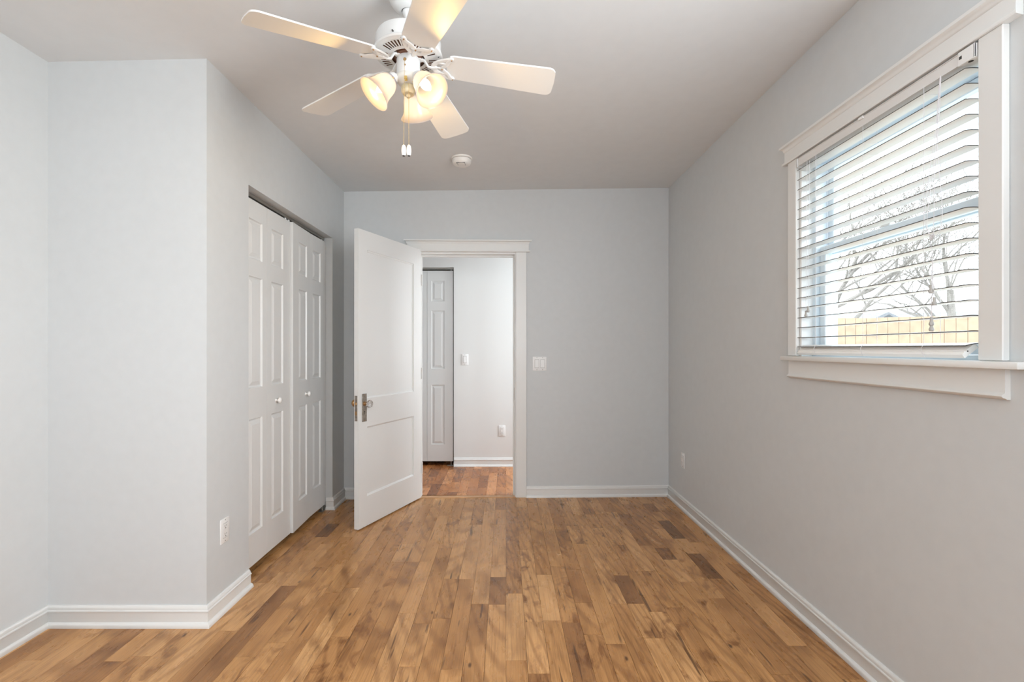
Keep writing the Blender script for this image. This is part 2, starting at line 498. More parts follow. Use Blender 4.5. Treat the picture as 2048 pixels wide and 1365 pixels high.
# hall shell
HX0, HX1 = -1.36, -.542
mb = MB()
mb.box(-2.0, HX0, YH, YH+.12, 0, 2.56); mb.box(HX1, 1.42, YH, YH+.12, 0, 2.56); mb.box(HX0, HX1, YH, YH+.12, 2.066, 2.56)
struct(mb.build('wall_hall', M['hallwall'], smooth=False), 'bright white far wall of the hall', 'wall')
mb = MB(); mb.box(-2.12, -2.0, 4.03, 5.7, 0, 2.56)
struct(mb.build('wall_hall_left', M['hallwall'], smooth=False), 'left end wall of the hall', 'wall')
mb = MB(); mb.box(1.42, 1.5, 4.06, 5.7, 0, .7); mb.box(1.42, 1.5, 4.06, 5.7, 2.3, 2.56)
mb.box(1.42, 1.5, 4.06, 4.12, .7, 2.3); mb.box(1.42, 1.5, 4.83, 5.7, .7, 2.3)
struct(mb.build('wall_hall_right', M['hallwall'], smooth=False), 'right end wall of the hall with an added window opening', 'wall')
mb = MB(); mb.box(-1.42, -.48, 5.5, 5.55, 0, 2.5); mb.box(-1.46, -1.42, 5.04, 5.55, 0, 2.5); mb.box(-.48, -.44, 5.04, 5.55, 0, 2.5)
struct(mb.build('wall_hall_closet_inside', M['closet'], smooth=False), 'dark inside of the hall closet', 'wall')

# ------------------------------------------------------------------ baseboards
BP = [(0, 0), (.0275, 0), (.0275, .006), (.0255, .012), (.0215, .017), (.016, .0205), (.0135, .021),
      (.0135, .062), (.0165, .0645), (.0178, .068), (.0165, .0715), (.0125, .0735), (.0125, .077), (.011, .081), (.0085, .085), (.0065, .089), (.004, .090), (0, .090)]
def offs(pts, i, d, closed=False):
    """point i of a path moved d to its left, mitred"""
    P = [Vector(p) for p in pts]
    def nrm(a, b):
        t = (b-a).normalized(); return Vector((-t.y, t.x))
    if i == 0: n = nrm(P[0], P[1]); return P[0]+n*d
    if i == len(P)-1: n = nrm(P[-2], P[-1]); return P[-1]+n*d
    n1, n2 = nrm(P[i-1], P[i]), nrm(P[i], P[i+1])
    m = (n1+n2); m = m/(m.dot(n1))
    return P[i]+m*d
def molding(pts, names, labels, prof=BP, mt=None):
    for i in range(len(pts)-1):
        if names[i] is None: continue
        mb = MB()
        rings = []
        for k in (i, i+1):
            rings.append([(*offs(pts, k, d), z) for d, z in prof])
        mb.loft(rings)
        o = mb.build(names[i], mt or M['trim'], ang=50)
        struct(o, labels[i], 'baseboard')
def wb(x, y=0): v = XB @ Vector((x, y, 0)); return (v.x, v.y)
CAS_R0, CAS_R1 = .080, .168
CAS_L0, CAS_L1 = -.716, -.802
molding([(XR, YREAR), (XR, yb(XR)), wb(CAS_R1)], ['baseboard_right', 'baseboard_back'],
        ['long white baseboard along the right wall', 'white baseboard on the back wall right of the doorway'])
molding([wb(CAS_L1), (XL, yb(XL)), (XL, CY1), (XL-.045, CY1)], ['baseboard_back_left', 'baseboard_closet_far', 'baseboard_closet_jamb'],
        ['short white baseboard behind the open door', 'short white baseboard between closet and back corner', 'tiny baseboard return in the closet jamb'])
molding([(XL, CY0-.002), (XL, YJ), (XJ, YJ), (XJ, YREAR)], ['baseboard_closet', 'baseboard_jog', 'baseboard_left'],
        ['short white baseboard under the outlet beside the closet', 'white baseboard of the wall facing the camera at left', 'white baseboard in the bottom left corner'])
molding([(1.42, YH), (HX1+.003, YH)], ['baseboard_hall'], ['bright white baseboard on the hall wall'])

# ------------------------------------------------------------------ doorway trim
mb = MB(XB)   # side casings and jambs
mb.box(CAS_R0, CAS_R1, -.018, 0, 0, 2.012, .0025)
struct(mb.build('trim_1', M['trim']), 'flat white casing on the right side of the doorway', 'door casing')
mb = MB(XB); mb.box(CAS_L1, CAS_L0, -.018, 0, 0, 2.012, .0025)
struct(mb.build('trim_9', M['trim']), 'flat white casing hidden behind the open door', 'door casing')
mb = MB(XB)
mb.box(DX1-.014, DX1, 0, WT+.003, 0, 2.0, .001); mb.box(DX0, DX0+.014, 0, WT+.003, 0, 2.0, .001); mb.box(DX0, DX1, 0, WT+.003, 1.996, DZ, .001)
mb.box(DX1-.026, DX1-.014, .045, .085, 0, 1.996, .001); mb.box(DX0+.014, DX0+.026, .045, .085, 0, 1.996, .001); mb.box(DX0+.026, DX1-.026, .045, .085, 1.984, 1.996, .001)
jm = mb.build('trim_2', M['trim']); struct(jm, 'white jambs and stops lining the doorway', 'door jamb')
mb = MB(XB); mb.box(DX1-.0155, DX1-.0138, .006, .030, .80, .90, .0004)
mb.build('strike_plate', M['nickel'], jm)['label'] = 'small aged metal strike plate'
# head: bead, frieze, crown
def head_profile(z0, z1, proud):
    """(out, z) outline of a header: bead, frieze, cove and cap"""
    h = z1-z0; cr = .024
    p = [(0, z0), (proud+.010, z0), (proud+.012, z0+.003), (proud+.012, z0+.007), (proud+.010, z0+.010), (proud, z0+.011),
         (proud, z1-cr-.006), (proud+.004, z1-cr-.004)]
    for k in range(5):
        a = k/4*PI/2
        p.append((proud+.006+.013*(1-math.cos(a)), z1-cr+.012*math.sin(a)))
    p += [(proud+.024, z1-.011), (proud+.024, z1-.001), (proud+.022, z1), (0, z1)]
    return p
mb = MB(XB)
HP = head_profile(2.012, 2.108, .018)
def head_local(x0, x1, prof):
    rings = []
    for s, xx in ((1, x0), (-1, x1)):
        rings.append([(xx - s*max(0, d-.018), -d, z) for d, z in prof])
    return rings
mb.loft(head_local(CAS_L1-.004, CAS_R1+.018, HP))
struct(mb.build('trim_3', M['trim'], ang=50), 'crowned white header above the doorway', 'door header')
mb = MB(); 
mb.hexa([(-.72, yb(-.72)-.012, 0), (.085, yb(.085)-.012, 0), (.085, yb(.085)+.045, 0), (-.72, yb(-.72)+.045, 0),
         (-.72, yb(-.72)-.008, .004), (.085, yb(.085)-.008, .004), (.085, yb(.085)+.041, .004), (-.72, yb(-.72)+.041, .004)])
struct(mb.build('trim_4', M['thresh']), 'thin wooden threshold strip across the doorway', 'threshold')

# ------------------------------------------------------------------ doors
def paneled(mb, W, H, z0, panels, rings, t, both=True):
    """slab in local axes: x 0..W along width, z up, front face at y=0 (looks to -y), back at y=t"""
    us = sorted({0, W} | {p[0] for p in panels} | {p[1] for p in panels})
    vs = sorted({z0, z0+H} | {p[2] for p in panels} | {p[3] for p in panels})
    def face(yf):
        for a, b in zip(us, us[1:]):
            for c, d in zip(vs, vs[1:]):
                pan = any(abs(p[0]-a) < 1e-6 and abs(p[1]-b) < 1e-6 and p[2] <= c+1e-6 and p[3] >= d-1e-6 for p in panels)
                if not pan: mb.poly([(a, yf(0), c), (b, yf(0), c), (b, yf(0), d), (a, yf(0), d)])
        for (a, b, c, d) in panels:
            prev = None
            for ins, dep in rings:
                r = [(a+ins, yf(dep), c+ins), (b-ins, yf(dep), c+ins), (b-ins, yf(dep), d-ins), (a+ins, yf(dep), d-ins)]
                if prev:
                    for k in range(4):
                        j = (k+1) % 4
                        mb.poly([prev[k], prev[j], r[j], r[k]])
                prev = r
            mb.poly(prev)
    face(lambda d: d)
    if both: face(lambda d: t-d)
    else: mb.poly([(0, t, z0), (W, t, z0), (W, t, z0+H), (0, t, z0+H)])
    z1 = z0+H
    mb.poly([(0,0,z0),(0,t,z0),(0,t,z1),(0,0,z1)]); mb.poly([(W,0,z0),(W,t,z0),(W,t,z1),(W,0,z1)])
    mb.poly([(0,0,z0),(W,0,z0),(W,t,z0),(0,t,z0)]); mb.poly([(0,0,z1),(W,0,z1),(W,t,z1),(0,t,z1)])
    bmesh.ops.remove_doubles(mb.bm, verts=mb.bm.verts, dist=1e-5)

# the open door: local x from free edge to hinge, front face looks at the camera
HX, HY = -.690, 3.862
FX, FY = -.985, 3.160
ang = math.atan2(HY-FY, HX-FX)
DW = .76
XD = Matrix.Translation((HX, HY, 0)) @ Matrix.Rotation(ang, 4, 'Z') @ Matrix.Translation((-DW, 0, 0))
d1 = empty('door_1', (HX, HY, 0), ang)
struct(d1, 'open white two panel door with a glass knob', 'door')
mb = MB(XD)
RD = [(0, 0), (.0015, .0045), (.006, .0065), (.010, .0085), (.0115, .0115)]
paneled(mb, DW, 2.015, .010, [(.088, DW-.105, .880, 1.895), (.088, DW-.105, .212, .687)], RD, .035)
mb.build('door_panel', M['door'], d1, ang=12)
mb = MB(XD); mb.box(.034, .082, -.0035, 0, .725, .915, .0015)
rose = mb.build('escutcheon', M['nickel'], d1); rose['label'] = 'aged metal escutcheon plate with keyhole'
mb = MB(XD)
for z in (.733, .907): mb.lathe([(.0001, 0), (.003, 0), (.003, .0012), (.0001, .0018)], (.058, -.0035, z), 12, (0, -1, 0))
build_each(mb, 'screw', M['brassold'], rose)
mb = MB(XD)
mb.cyl((.058, -.0034, .793), (.058, -.0042, .793), .0045, 16); mb.box(.0562, .0598, -.0042, -.0034, .775, .793)
mb.build('keyhole', M['slot'], rose)
mb = MB(XD)
mb.lathe([(.0001, 0), (.015, 0), (.014, .004), (.009, .007), (.008, .018), (.0115, .021), (.0115, .026), (.0001, .026)], (.058, -.0035, .848), 24, (0, -1, 0))
mb.build('knob_shank', M['brassold'], d1)['label'] = 'copper coloured knob shank'
mb = MB(XD)
mb.lathe([(.0001, 0), (.012, 0), (.021, .005), (.0265, .013), (.0265, .020), (.021, .029), (.012, .033), (.0001, .0335)], (.058, -.0295, .848), 12, (0, -1, 0))
mb.build('door_knob', M['crystal'], d1, smooth=False)['label'] = 'faceted clear glass knob'
mb = MB(XD); mb.box(-.002, .0005, .008, .029, .735, .905, .0008)
lp = mb.build('latch_plate', M['nickel'], d1)
mb = MB(XD); mb.box(-.009, -.001, .0115, .0255, .842, .862, .003); mb.box(-.0026, -.001, .0115, .0255, .775, .80)
mb.build('latch_bolt', M['brassold'], lp)
mb = MB(XD)
mb.lathe([(.0001, 0), (.015, 0), (.014, .004), (.009, .007), (.008, .018), (.0115, .021), (.0115, .026), (.0001, .026)], (.058, .0365, .848), 24, (0, 1, 0))
mb.lathe([(.0001, .026), (.012, .026), (.021, .031), (.0265, .039), (.0265, .046), (.021, .055), (.012, .059), (.0001, .0595)], (.058, .0365, .848), 12, (0, 1, 0))
mb.build('far_side_knob', M['brassold'], d1)['label'] = 'brass knob on the hidden side'
mb = MB(XD)
for z in (.25, 1.02, 1.78): mb.cyl((DW+.0045, -.004, z-.045), (DW+.0045, -.004, z+.045), .0055, 12)
build_each(mb, 'hinge', M['trim'], d1)

RB = [(0, 0), (.002, .004), (.005, .0085), (.011, .0095), (.034, .0015), (.036, .0015)]
def leaf(name, parent, x0, y0, x1, y1, z0, H, ml=.062, mr=.062, t=.034):
    """bifold leaf between two plan points, front face looks to the right of travel 0->1 mirrored to room"""
    W = math.hypot(x1-x0, y1-y0); a = math.atan2(y1-y0, x1-x0)
    X = Matrix.Translation((x0, y0, 0)) @ Matrix.Rotation(a, 4, 'Z')
    mb = MB(X)
    k = H/1.995
    P = [(ml, W-mr, z0+(a_-.04)*k, z0+(b_-.04)*k) for a_, b_ in ((.215, .839), (1.008, 1.617), (1.714, 1.930))]
    paneled(mb, W, H, z0, P, RB, t, both=False)
    return mb.build(name, M['door'], parent, ang=12), X, W
# bedroom closet: front faces look to +X, so each leaf runs toward +Y
def knob(parent, X, u, z):
    mb = MB(X)
    mb.lathe([(.0001, 0), (.010, 0), (.0095, .003), (.006, .006), (.006, .012), (.012, .016), (.0165, .021), (.0170, .026), (.014, .031), (.008, .034), (.0001, .0345)], (u, 0, z), 24, (0, -1, 0))
    mb.build('knob', M['knobwhite'], parent)
zt = 2.030
d2 = empty('door_2', (-1.39, CY0, 0)); struct(d2, 'nearer pair of white bifold closet doors', 'closet door')
leaf('door_leaf', d2, -1.375, 2.436, -1.3765, 2.729, .042, zt-.042, .100, .050)
_, X, W = leaf('door_leaf', d2, -1.3765, 2.731, -1.376, 3.020, .042, zt-.042, .050, .092)
knob(d2, X, .105, .912)
d3 = empty('door_3', (-1.39, CY1, 0)); struct(d3, 'farther pair of white bifold closet doors, slightly proud', 'closet door')
_, X, W = leaf('door_leaf', d3, -1.360, 3.027, -1.3725, 3.314, .042, zt-.042, .092, .050)
knob(d3, X, .213, .912)
leaf('door_leaf', d3, -1.3735, 3.316, -1.371, 3.598, .042, zt-.042, .050, .092)
mb = MB(); mb.box(-1.407, -1.382, CY0+.002, CY1-.002, 2.044, 2.0615)
tr = mb.build('closet_track', M['track'], loc=(-1.39, CY0, 2.05)); tag(tr, 'metal track above the bedroom closet doors', 'door track')
mb = MB()
for y in (2.985, 3.03, 3.57): mb.cyl((-1.39, y, 2.028), (-1.39, y, 2.05), .006, 10)
build_each(mb, 'pivot_pin', M['plastic'], tr)
mb = MB(); mb.box(-1.40, -1.365, CY1-.075, CY1-.004, 0, .005, .001); mb.box(-1.40, -1.365, CY1-.010, CY1-.004, .005, .03, .001)
mb.cyl((-1.383, CY1-.04, .005), (-1.383, CY1-.04, .042), .005, 10)
br = mb.build('pivot_bracket', M['track'], loc=(-1.383, CY1-.04, 0)); tag(br, 'small metal floor bracket under the far closet door', 'bracket')

# hall closet doors (front faces look to -Y)
d4 = empty('door_4', (HX1, YH+.04, 0)); struct(d4, 'white bifold closet doors seen in the hall', 'closet door')
leaf('door_leaf', d4, -.823, YH+.030, -.5535, YH+.032, .045, 1.99, .044, .090)
leaf('door_leaf', d4, -1.094, YH+.032, -.8255, YH+.030, .045, 1.99, .090, .044)
leaf('door_leaf', d4, -1.355, YH+.032, -1.097, YH+.032, .045, 1.99)
mb = MB(); mb.box(HX0+.002, HX1-.002, YH+.030, YH+.060, 2.048, 2.0655)
tr = mb.build('hall_closet_track', M['track'], loc=(HX1, YH+.04, 2.05)); tag(tr, 'metal track above the hall closet doors', 'door track')
mb = MB(); mb.cyl((-.575, YH+.045, 2.034), (-.575, YH+.045, 2.05), .006, 10); build_each(mb, 'pivot_pin', M['plastic'], tr)
mb = MB(); mb.box(-.615, -.547, YH+.02, YH+.055, 0, .005, .001); mb.cyl((-.575, YH+.045, .005), (-.575, YH+.045, .045), .005, 10); mb.box(-.552, -.547, YH+.02, YH+.055, .005, .03)
br = mb.build('pivot_bracket', M['track'], loc=(-.575, YH+.045, 0)); tag(br, 'small metal floor bracket under the hall closet door', 'bracket')

# ------------------------------------------------------------------ switches and outlets
# local frame: x right as seen facing the wall, z up, -y out of the wall
def frame(x, y, z, rz): return Matrix.Translation((x, y, z)) @ Matrix.Rotation(rz, 4, 'Z')
def screw_heads(mb, pts, y):
    for (x, z) in pts:
        mb.lathe([(.0001, 0), (.0028, 0), (.0024, .0009), (.0001, .0012)], (x, y, z), 12, (0, -1, 0))
def switch(name, label, F, gangs, group=None):
    o = empty(name, F.translation, F.to_euler().z); tag(o, label, 'light switch', group)
    wd = .070 + .046*(gangs-1)
    mb = MB(F); mb.box(-wd/2, wd/2, -.0055, 0, -.0572, .0572, .0022, 2); mb.build('plate', M['plastic'], o)
    for g in range(gangs):
        cx = (g-(gangs-1)/2)*.046
        mb = MB(F); mb.box(cx-.0178, cx+.0178, -.0060, -.0050, -.0345, .0345)
        mb.build('rocker_gap', M['gapgrey'], o)
        mb = MB(F)
        mb.hexa([(cx-.0162, -.0085, -.0325), (cx+.0162, -.0085, -.0325), (cx+.0162, -.005, -.0325), (cx-.0162, -.005, -.0325),
                 (cx-.0162, -.0065, .0325), (cx+.0162, -.0065, .0325), (cx+.0162, -.005, .0325), (cx-.0162, -.005, .0325)], .0008)
        mb.build('rocker', M['plastic'], o)
        mb = MB(F); screw_heads(mb, [(cx, .0485), (cx, -.0485)], -.0055); build_each(mb, 'screw', M['gapgrey'], o)
    return o
def outlet(name, label, F):
    o = empty(name, F.translation, F.to_euler().z); tag(o, label, 'outlet')
    mb = MB(F); mb.box(-.035, .035, -.0055, 0, -.0572, .0572, .0022, 2); mb.build('plate', M['plastic'], o)
    mb = MB(F); mb.box(-.0176, .0176, -.0060, -.005, -.0345, .0345); mb.build('receptacle_gap', M['gapgrey'], o)
    mb = MB(F); mb.box(-.0165, .0165, -.0075, -.005, -.0333, .0333, .0012); rc = mb.build('receptacle', M['plastic'], o)
    mb = MB(F)
    for s in (1, -1):
        zc_ = s*.0185
        mb.box(-.0072, -.0052, -.0080, -.0074, zc_-.001, zc_+.0075); mb.box(.0050, .0068, -.0080, -.0074, zc_, zc_+.0070)
        mb.lathe([(.0001, 0), (.0026, 0), (.0026, .0006), (.0001, .0006)], (0, -.0074, zc_-.0075), 12, (0, -1, 0))
    build_each(mb, 'slot', M['slot'], rc)
    mb = MB(F); screw_heads(mb, [(0, .0485), (0, -.0485)], -.0055); build_each(mb, 'screw', M['gapgrey'], o)
    return o
v = XB @ Vector((.277, 0, 1.097))
switch('light_switch', 'white double rocker light switch right of the doorway', frame(v.x, v.y, v.z, BW), 2)
switch('light_switch', 'white single rocker light switch on the hall wall', frame(-.426, YH, 1.108, 0), 1)
outlet('wall_outlet', 'white outlet low on the closet wall', frame(XL, 2.220, .370, PI/2))
outlet('wall_outlet', 'white outlet low on the hall wall', frame(-.0415, YH, .369, 0))
outlet('wall_outlet', 'white outlet low on the right wall near the back corner', frame(XR, 3.612, .370, -PI/2))

# ------------------------------------------------------------------ smoke alarm
SX, SY = -.302, 3.235; SZ = zc(SX)
sd = empty('smoke_alarm', (SX, SY, SZ)); tag(sd, 'round white smoke alarm on the ceiling beyond the fan', 'smoke alarm')
mb = MB(); mb.lathe([(.0001, .001), (.071, .001), (.071, -.006), (.067, -.010), (.0001, -.010)], (SX, SY, SZ), 48); mb.build('mounting_base', M['sensor'], sd)
mb = MB(); mb.lathe([(.0001, -.010), (.060, -.010), (.060, -.013), (.0001, -.013)], (SX, SY, SZ), 48); mb.build('vent_gap', M['slot'], sd)
mb = MB(); mb.lathe([(.0001, -.0125), (.0645, -.0125), (.0655, -.018), (.064, -.030), (.059, -.040), (.050, -.046), (.038, -.048), (.0001, -.0485)], (SX, SY, SZ), 48); cv = mb.build('cover', M['sensor'], sd)
mb = MB(); mb.box(SX-.024, SX+.024, SY-.048, SY-.004, SZ-.0505, SZ-.046, .002)
bt = mb.build('test_button', M['sensor'], cv)
mb = MB()
mb.box(SX-.0258, SX+.0258, SY-.0500, SY-.0022, SZ-.0492, SZ-.044)
mb.build('button_gap', M['gapgrey'], cv)
mb = MB(); mb.cyl((SX-.030, SY-.040, SZ-.0445), (SX-.030, SY-.040, SZ-.0490), .003, 10); mb.build('indicator_light', M['slot'], cv)

# ------------------------------------------------------------------ ceiling fan
FXc, FYc = -.3562, 1.7297
FZ = zc(FXc)
def hz(h): return CAMZ+h
fan = empty('ceiling_fan', (FXc, FYc, FZ))
tag(fan, 'white five blade ceiling fan with three lit frosted shades', 'ceiling fan')
C0 = (FXc, FYc, 0)
mb = MB()
mb.lathe([(.0001, FZ), (.076, FZ), (.076, FZ-.010), (.073, FZ-.014), (.073, FZ-.024), (.069, FZ-.030), (.066, FZ-.040), (.060, FZ-.048), (.058, FZ-.052), (.050, FZ-.060), (.040, FZ-.066), (.028, FZ-.070), (.024, FZ-.070)], C0, 48)
mb.build('canopy', M['fan'], fan)
mb = MB(); mb.lathe([(.0001, FZ-.062), (.020, FZ-.064), (.022, FZ-.074), (.018, FZ-.086), (.0125, FZ-.094), (.0125, hz(1.157)), (.017, hz(1.152)), (.020, hz(1.145)), (.0001, hz(1.145))], C0, 32)
mb.build('downrod', M['fan'], fan)
# motor housing
zb = hz(1.071)
mb = MB()
mb.lathe([(.0001, hz(1.149)), (.035, hz(1.149)), (.045, hz(1.144)), (.095, hz(1.138)), (.112, hz(1.130)), (.118, hz(1.117)), (.118, zb+.004), (.112, zb+.004), (.112, hz(1.110)), (.0001, hz(1.110))], C0, 64)
hs = mb.build('motor_housing', M['fan'], fan)
mb = MB()
for k in range(5):
    a = math.radians(40+72*k); p = Vector((FXc+.1185*math.cos(a), FYc+.1185*math.sin(a), zb+.012))
    mb.cyl(p, p+Vector((.006*math.cos(a), .006*math.sin(a), 0)), .0028, 10)
build_each(mb, 'screw', M['slot'], hs)
mb = MB()
mb.cyl((FXc-.128, FYc-.02, zb+.004), (FXc-.128, FYc-.02, zb+.02), .0018, 8); mb.cyl((FXc-.128, FYc-.02, zb+.012), (FXc-.114, FYc-.018, zb+.012), .0025, 8)
mb.build('reverse_switch', M['slot'], hs)
# vented bottom plate with radial slots
mb = MB()
rim = [(.112, zb+.004), (.121, zb+.006), (.1235, zb+.001), (.120, zb-.004), (.108, zb-.008)]
mb.lathe(rim, C0, 96)
NS = 50
def cone(r): return zb-.008-(.108-r)*.10
for k in range(NS*2):
    a0, a1 = 2*PI*k/(NS*2), 2*PI*(k+1)/(NS*2)
    slot_ = (k % 2 == 0) and ((k//2) % 10 not in (0, 9))
    rr = [.108, .103, .074, .060]
    for q in range(3):
        if q == 1 and slot_: 
            continue
        ra, rb = rr[q], rr[q+1]
        mb.poly([(FXc+ra*math.cos(a0), FYc+ra*math.sin(a0), cone(ra)), (FXc+ra*math.cos(a1), FYc+ra*math.sin(a1), cone(ra)),
                 (FXc+rb*math.cos(a1), FYc+rb*math.sin(a1), cone(rb)), (FXc+rb*math.cos(a0), FYc+rb*math.sin(a0), cone(rb))])
bmesh.ops.remove_doubles(mb.bm, verts=mb.bm.verts, dist=1e-6)
bp_ = mb.build('vent_plate', M['fan'], fan)
mb = MB(); mb.lathe([(.0001, zb-.004), (.108, zb-.003), (.108, zb-.002), (.0001, zb-.002)], C0, 48)
mb.lathe([(.0001, zb-.014), (.050, zb-.014), (.052, zb-.003), (.0001, zb-.003)], C0, 48)
mb.build('motor_core', mat('motor_core_dark', (.16, .07, .04), .6), fan)
# blades and irons
A0 = .0853; R = .533; HB = 1.0471; TX, TY = .0103, .0478; PITCH = -.1986; DROOP = .1124
def bladeP(a, r, s, dz=0):
    """point of the blade: radius r, signed offset s across, dz below"""
    d = Vector((math.cos(a), math.sin(a), 0)); n = Vector((-math.sin(a), math.cos(a), 0))
    v = d*r + n*s*math.cos(PITCH)
    z = s*math.sin(PITCH) - DROOP*r + v.x*TX + v.y*TY
    return Vector((FXc+v.x, FYc+v.y, hz(HB)+z+dz))
bz = []
for k in range(5):
    a = A0+k*2*PI/5
    # outline from inner end to tip with rounded corners
    r0, r1, w0, w1, rc = .138, R+.002, .0565, .069, .026
    up = [(r0, 0), (r0+.004, w0*.6), (r0+.016, w0*.93), (r0+.03, w0)]
    up += [(r1-rc, w1-(.0005))]
    for q in range(1, 7):
        t = q/6*PI/2
        up.append((r1-rc+rc*math.sin(t), w1-rc+rc*math.cos(t)))
    up.append((r1+.002, 0))
    out = up + [(r, -s) for r, s in reversed(up[1:-1])]
    mb = MB()
    mb.loft([[bladeP(a, r, s, .0) for r, s in out], [bladeP(a, r, s, .0055) for r, s in out]])
    # keep cap faces planar enough
    bl = mb.build('blade', M['blade'], fan, ang=30)
    bz.append(bl)
    mb = MB()
    dn = -.004
    arm = [Vector((FXc+.040*math.cos(a), FYc+.040*math.sin(a), zb-.012)), Vector((FXc+.058*math.cos(a), FYc+.058*math.sin(a), zb-.017)),
           bladeP(a, .072, .002, -.006), bladeP(a, .086, .002, -.008), bladeP(a, .104, 0, -.005)]
    mb.tube(arm, [.009, .008, .007, .0075, .008], 10, .6)
    base_p = arm[0]; mb.cyl(base_p+Vector((0,0,.006)), base_p-Vector((0,0,.005)), .012, 12)
    outer, inner = [], []
    for q in range(17):
        u = -1+2*q/16
        sft = abs(u)
        outer.append(bladeP(a, .092+.066*sft**2.4, u*.048, dn))
        inner.append(bladeP(a, .134+.024*sft**3-.012*math.cos(u*PI*1.5)*(1-sft), u*.048, dn-.002))
    mb.tube(outer, .0100, 8, .42); mb.tube(inner, .0080, 8, .42)
    for u in (-.5, 0, .5):
        i = int((u+1)*8); mb.tube([outer[i], outer[i].lerp(inner[i], .5)+Vector((0,0,-.001)), inner[i]], .0052, 8, .6)
    for i in (0, 16):
        c = outer[i]; mb.lathe([(.0001, -.004), (.0075, -.0035), (.0085, 0), (.0075, .003), (.0001, .003)], c, 14)
    ir = mb.build('blade_iron', M['fan'], fan)
    mb = MB()
    for i in (0, 16, 8):
        c = (outer[i] if i != 8 else inner[8])+Vector((0, 0, -.0045)); mb.lathe([(.0001, -.0016), (.0028, -.001), (.003, .001), (.0001, .001)], c, 10)
    build_each(mb, 'screw', M['brassold'], ir)
# switch housing and light kit
def hk(h): return hz(h+.010)
mb = MB()
mb.lathe([(.0001, hk(1.052)), (.034, hk(1.050)), (.040, hk(1.047)), (.0425, hk(1.040)), (.0425, hk(.985)), (.0405, hk(.981)), (.0001, hk(.981))], C0, 48)
sh = mb.build('switch_housing', M['fan'], fan)
mb = MB(); mb.lathe([(.0001, 0), (.006, 0), (.005, .003), (.003, .006), (.0001, .006)], (FXc-.004, FYc-.042, hk(1.022)), 16, (0, -1, 0))
mb.lathe([(.0001, 0), (.003, 0), (.0025, .003), (.0001, .003)], (FXc-.003, FYc-.042, hk(1.002)), 12, (0, -1, 0))
build_each(mb, 'chain_grommet', M['brassold'], sh)
mb = MB()
mb.lathe([(.0001, hk(.984)), (.042, hk(.983)), (.045, hk(.976)), (.044, hk(.968)), (.038, hk(.958)), (.026, hk(.951)), (.020, hk(.948)), (.0001, hk(.948))], C0, 48)
mb.build('light_fitter', mat('cream_enamel', (.78, .76, .70), .3), fan)
mb = MB()
mb.lathe([(.0001, hk(.949)), (.024, hk(.947)), (.026, hk(.938)), (.025, hk(.926)), (.020, hk(.918)), (.010, hk(.914)), (.006, hk(.906)), (.0001, hk(.904))], C0, 32)
mb.build('finial', mat('cream_brass_enamel', (.70, .62, .42), .3, metal=.15), fan)['label'] = 'cream and brass cap at the bottom of the light kit'
mb = MB(); mb.box(FXc-.0045, FXc+.0045, FYc-.048, FYc-.034, hk(.949), hk(.961), .001); mb.cyl((FXc, FYc-.046, hk(.949)), (FXc, FYc-.046, hk(.943)), .003, 10)
mb.build('chain_switch', M['brass'], fan)
# three arms, shades and bulbs
for k, deg in enumerate((85, 205, 325)):
    a = math.radians(deg); d = Vector((math.cos(a), math.sin(a), 0))
    tilt = math.radians(47)                       # angle below horizontal
    ax = d*math.cos(tilt) - Vector((0, 0, 1))*math.sin(tilt)
    neck = Vector((FXc, FYc, hk(.970))) + d*.048 + Vector((-.002, 0, 0))
    c0 = Vector((FXc, FYc, hk(.974))) + d*.030
    mb = MB(); mb.tube([c0, c0.lerp(neck, .6)+Vector((0, 0, .003)), neck], .011, 14)
    mb.lathe([(.0001, -.004), (.017, -.004), (.021, .004), (.022, .016), (.0245, .018), (.0245, .024), (.0001, .024)], neck, 28, ax)
    arm = mb.build('lamp_arm', M['fan'], fan)
    mb = MB()
    for q in range(3):
        b_ = ax.orthogonal().normalized(); b_.rotate(Matrix.Rotation(2*PI*q/3+.6, 3, ax))
        p = neck+ax*.021+b_*.024; mb.cyl(p, p+b_*.006, .0025, 8)
    build_each(mb, 'thumbscrew', M['brass'], arm)
    # bell shade: inner and outer wall
    prof = [(.0235, .014), (.027, .020), (.032, .028), (.0375, .040), (.0405, .054), (.0425, .068), (.046, .082), (.052, .094), (.0595, .103), (.0625, .106)]
    inn = [(r-.003, z+.001) for r, z in reversed(prof)]
    mb = MB(); mb.lathe(prof+[(.0618, .1085)]+inn, neck, 48, ax)
    mb.build('lamp_shade', M['shade'], fan, ang=60)
    mb = MB()
    bpz = [(.0001, .022), (.011, .022), (.012, .034), (.010, .038), (.0145, .046), (.0172, .056), (.0165, .066), (.0125, .078), (.0075, .087), (.0035, .094), (.0001, .097)]
    mb.lathe(bpz, neck, 24, ax)
    mb.build('bulb', M['bulb'], fan)
    L = bpy.data.lights.new('bulb_light', 'POINT'); L.energy = 3.3; L.color = (1, .61, .19); L.shadow_soft_size = .012
    lo = bpy.data.objects.new('bulb_light', L); COL.objects.link(lo); lo.parent = fan
    lo.location = (neck+ax*.102)-Vector((FXc, FYc, FZ))
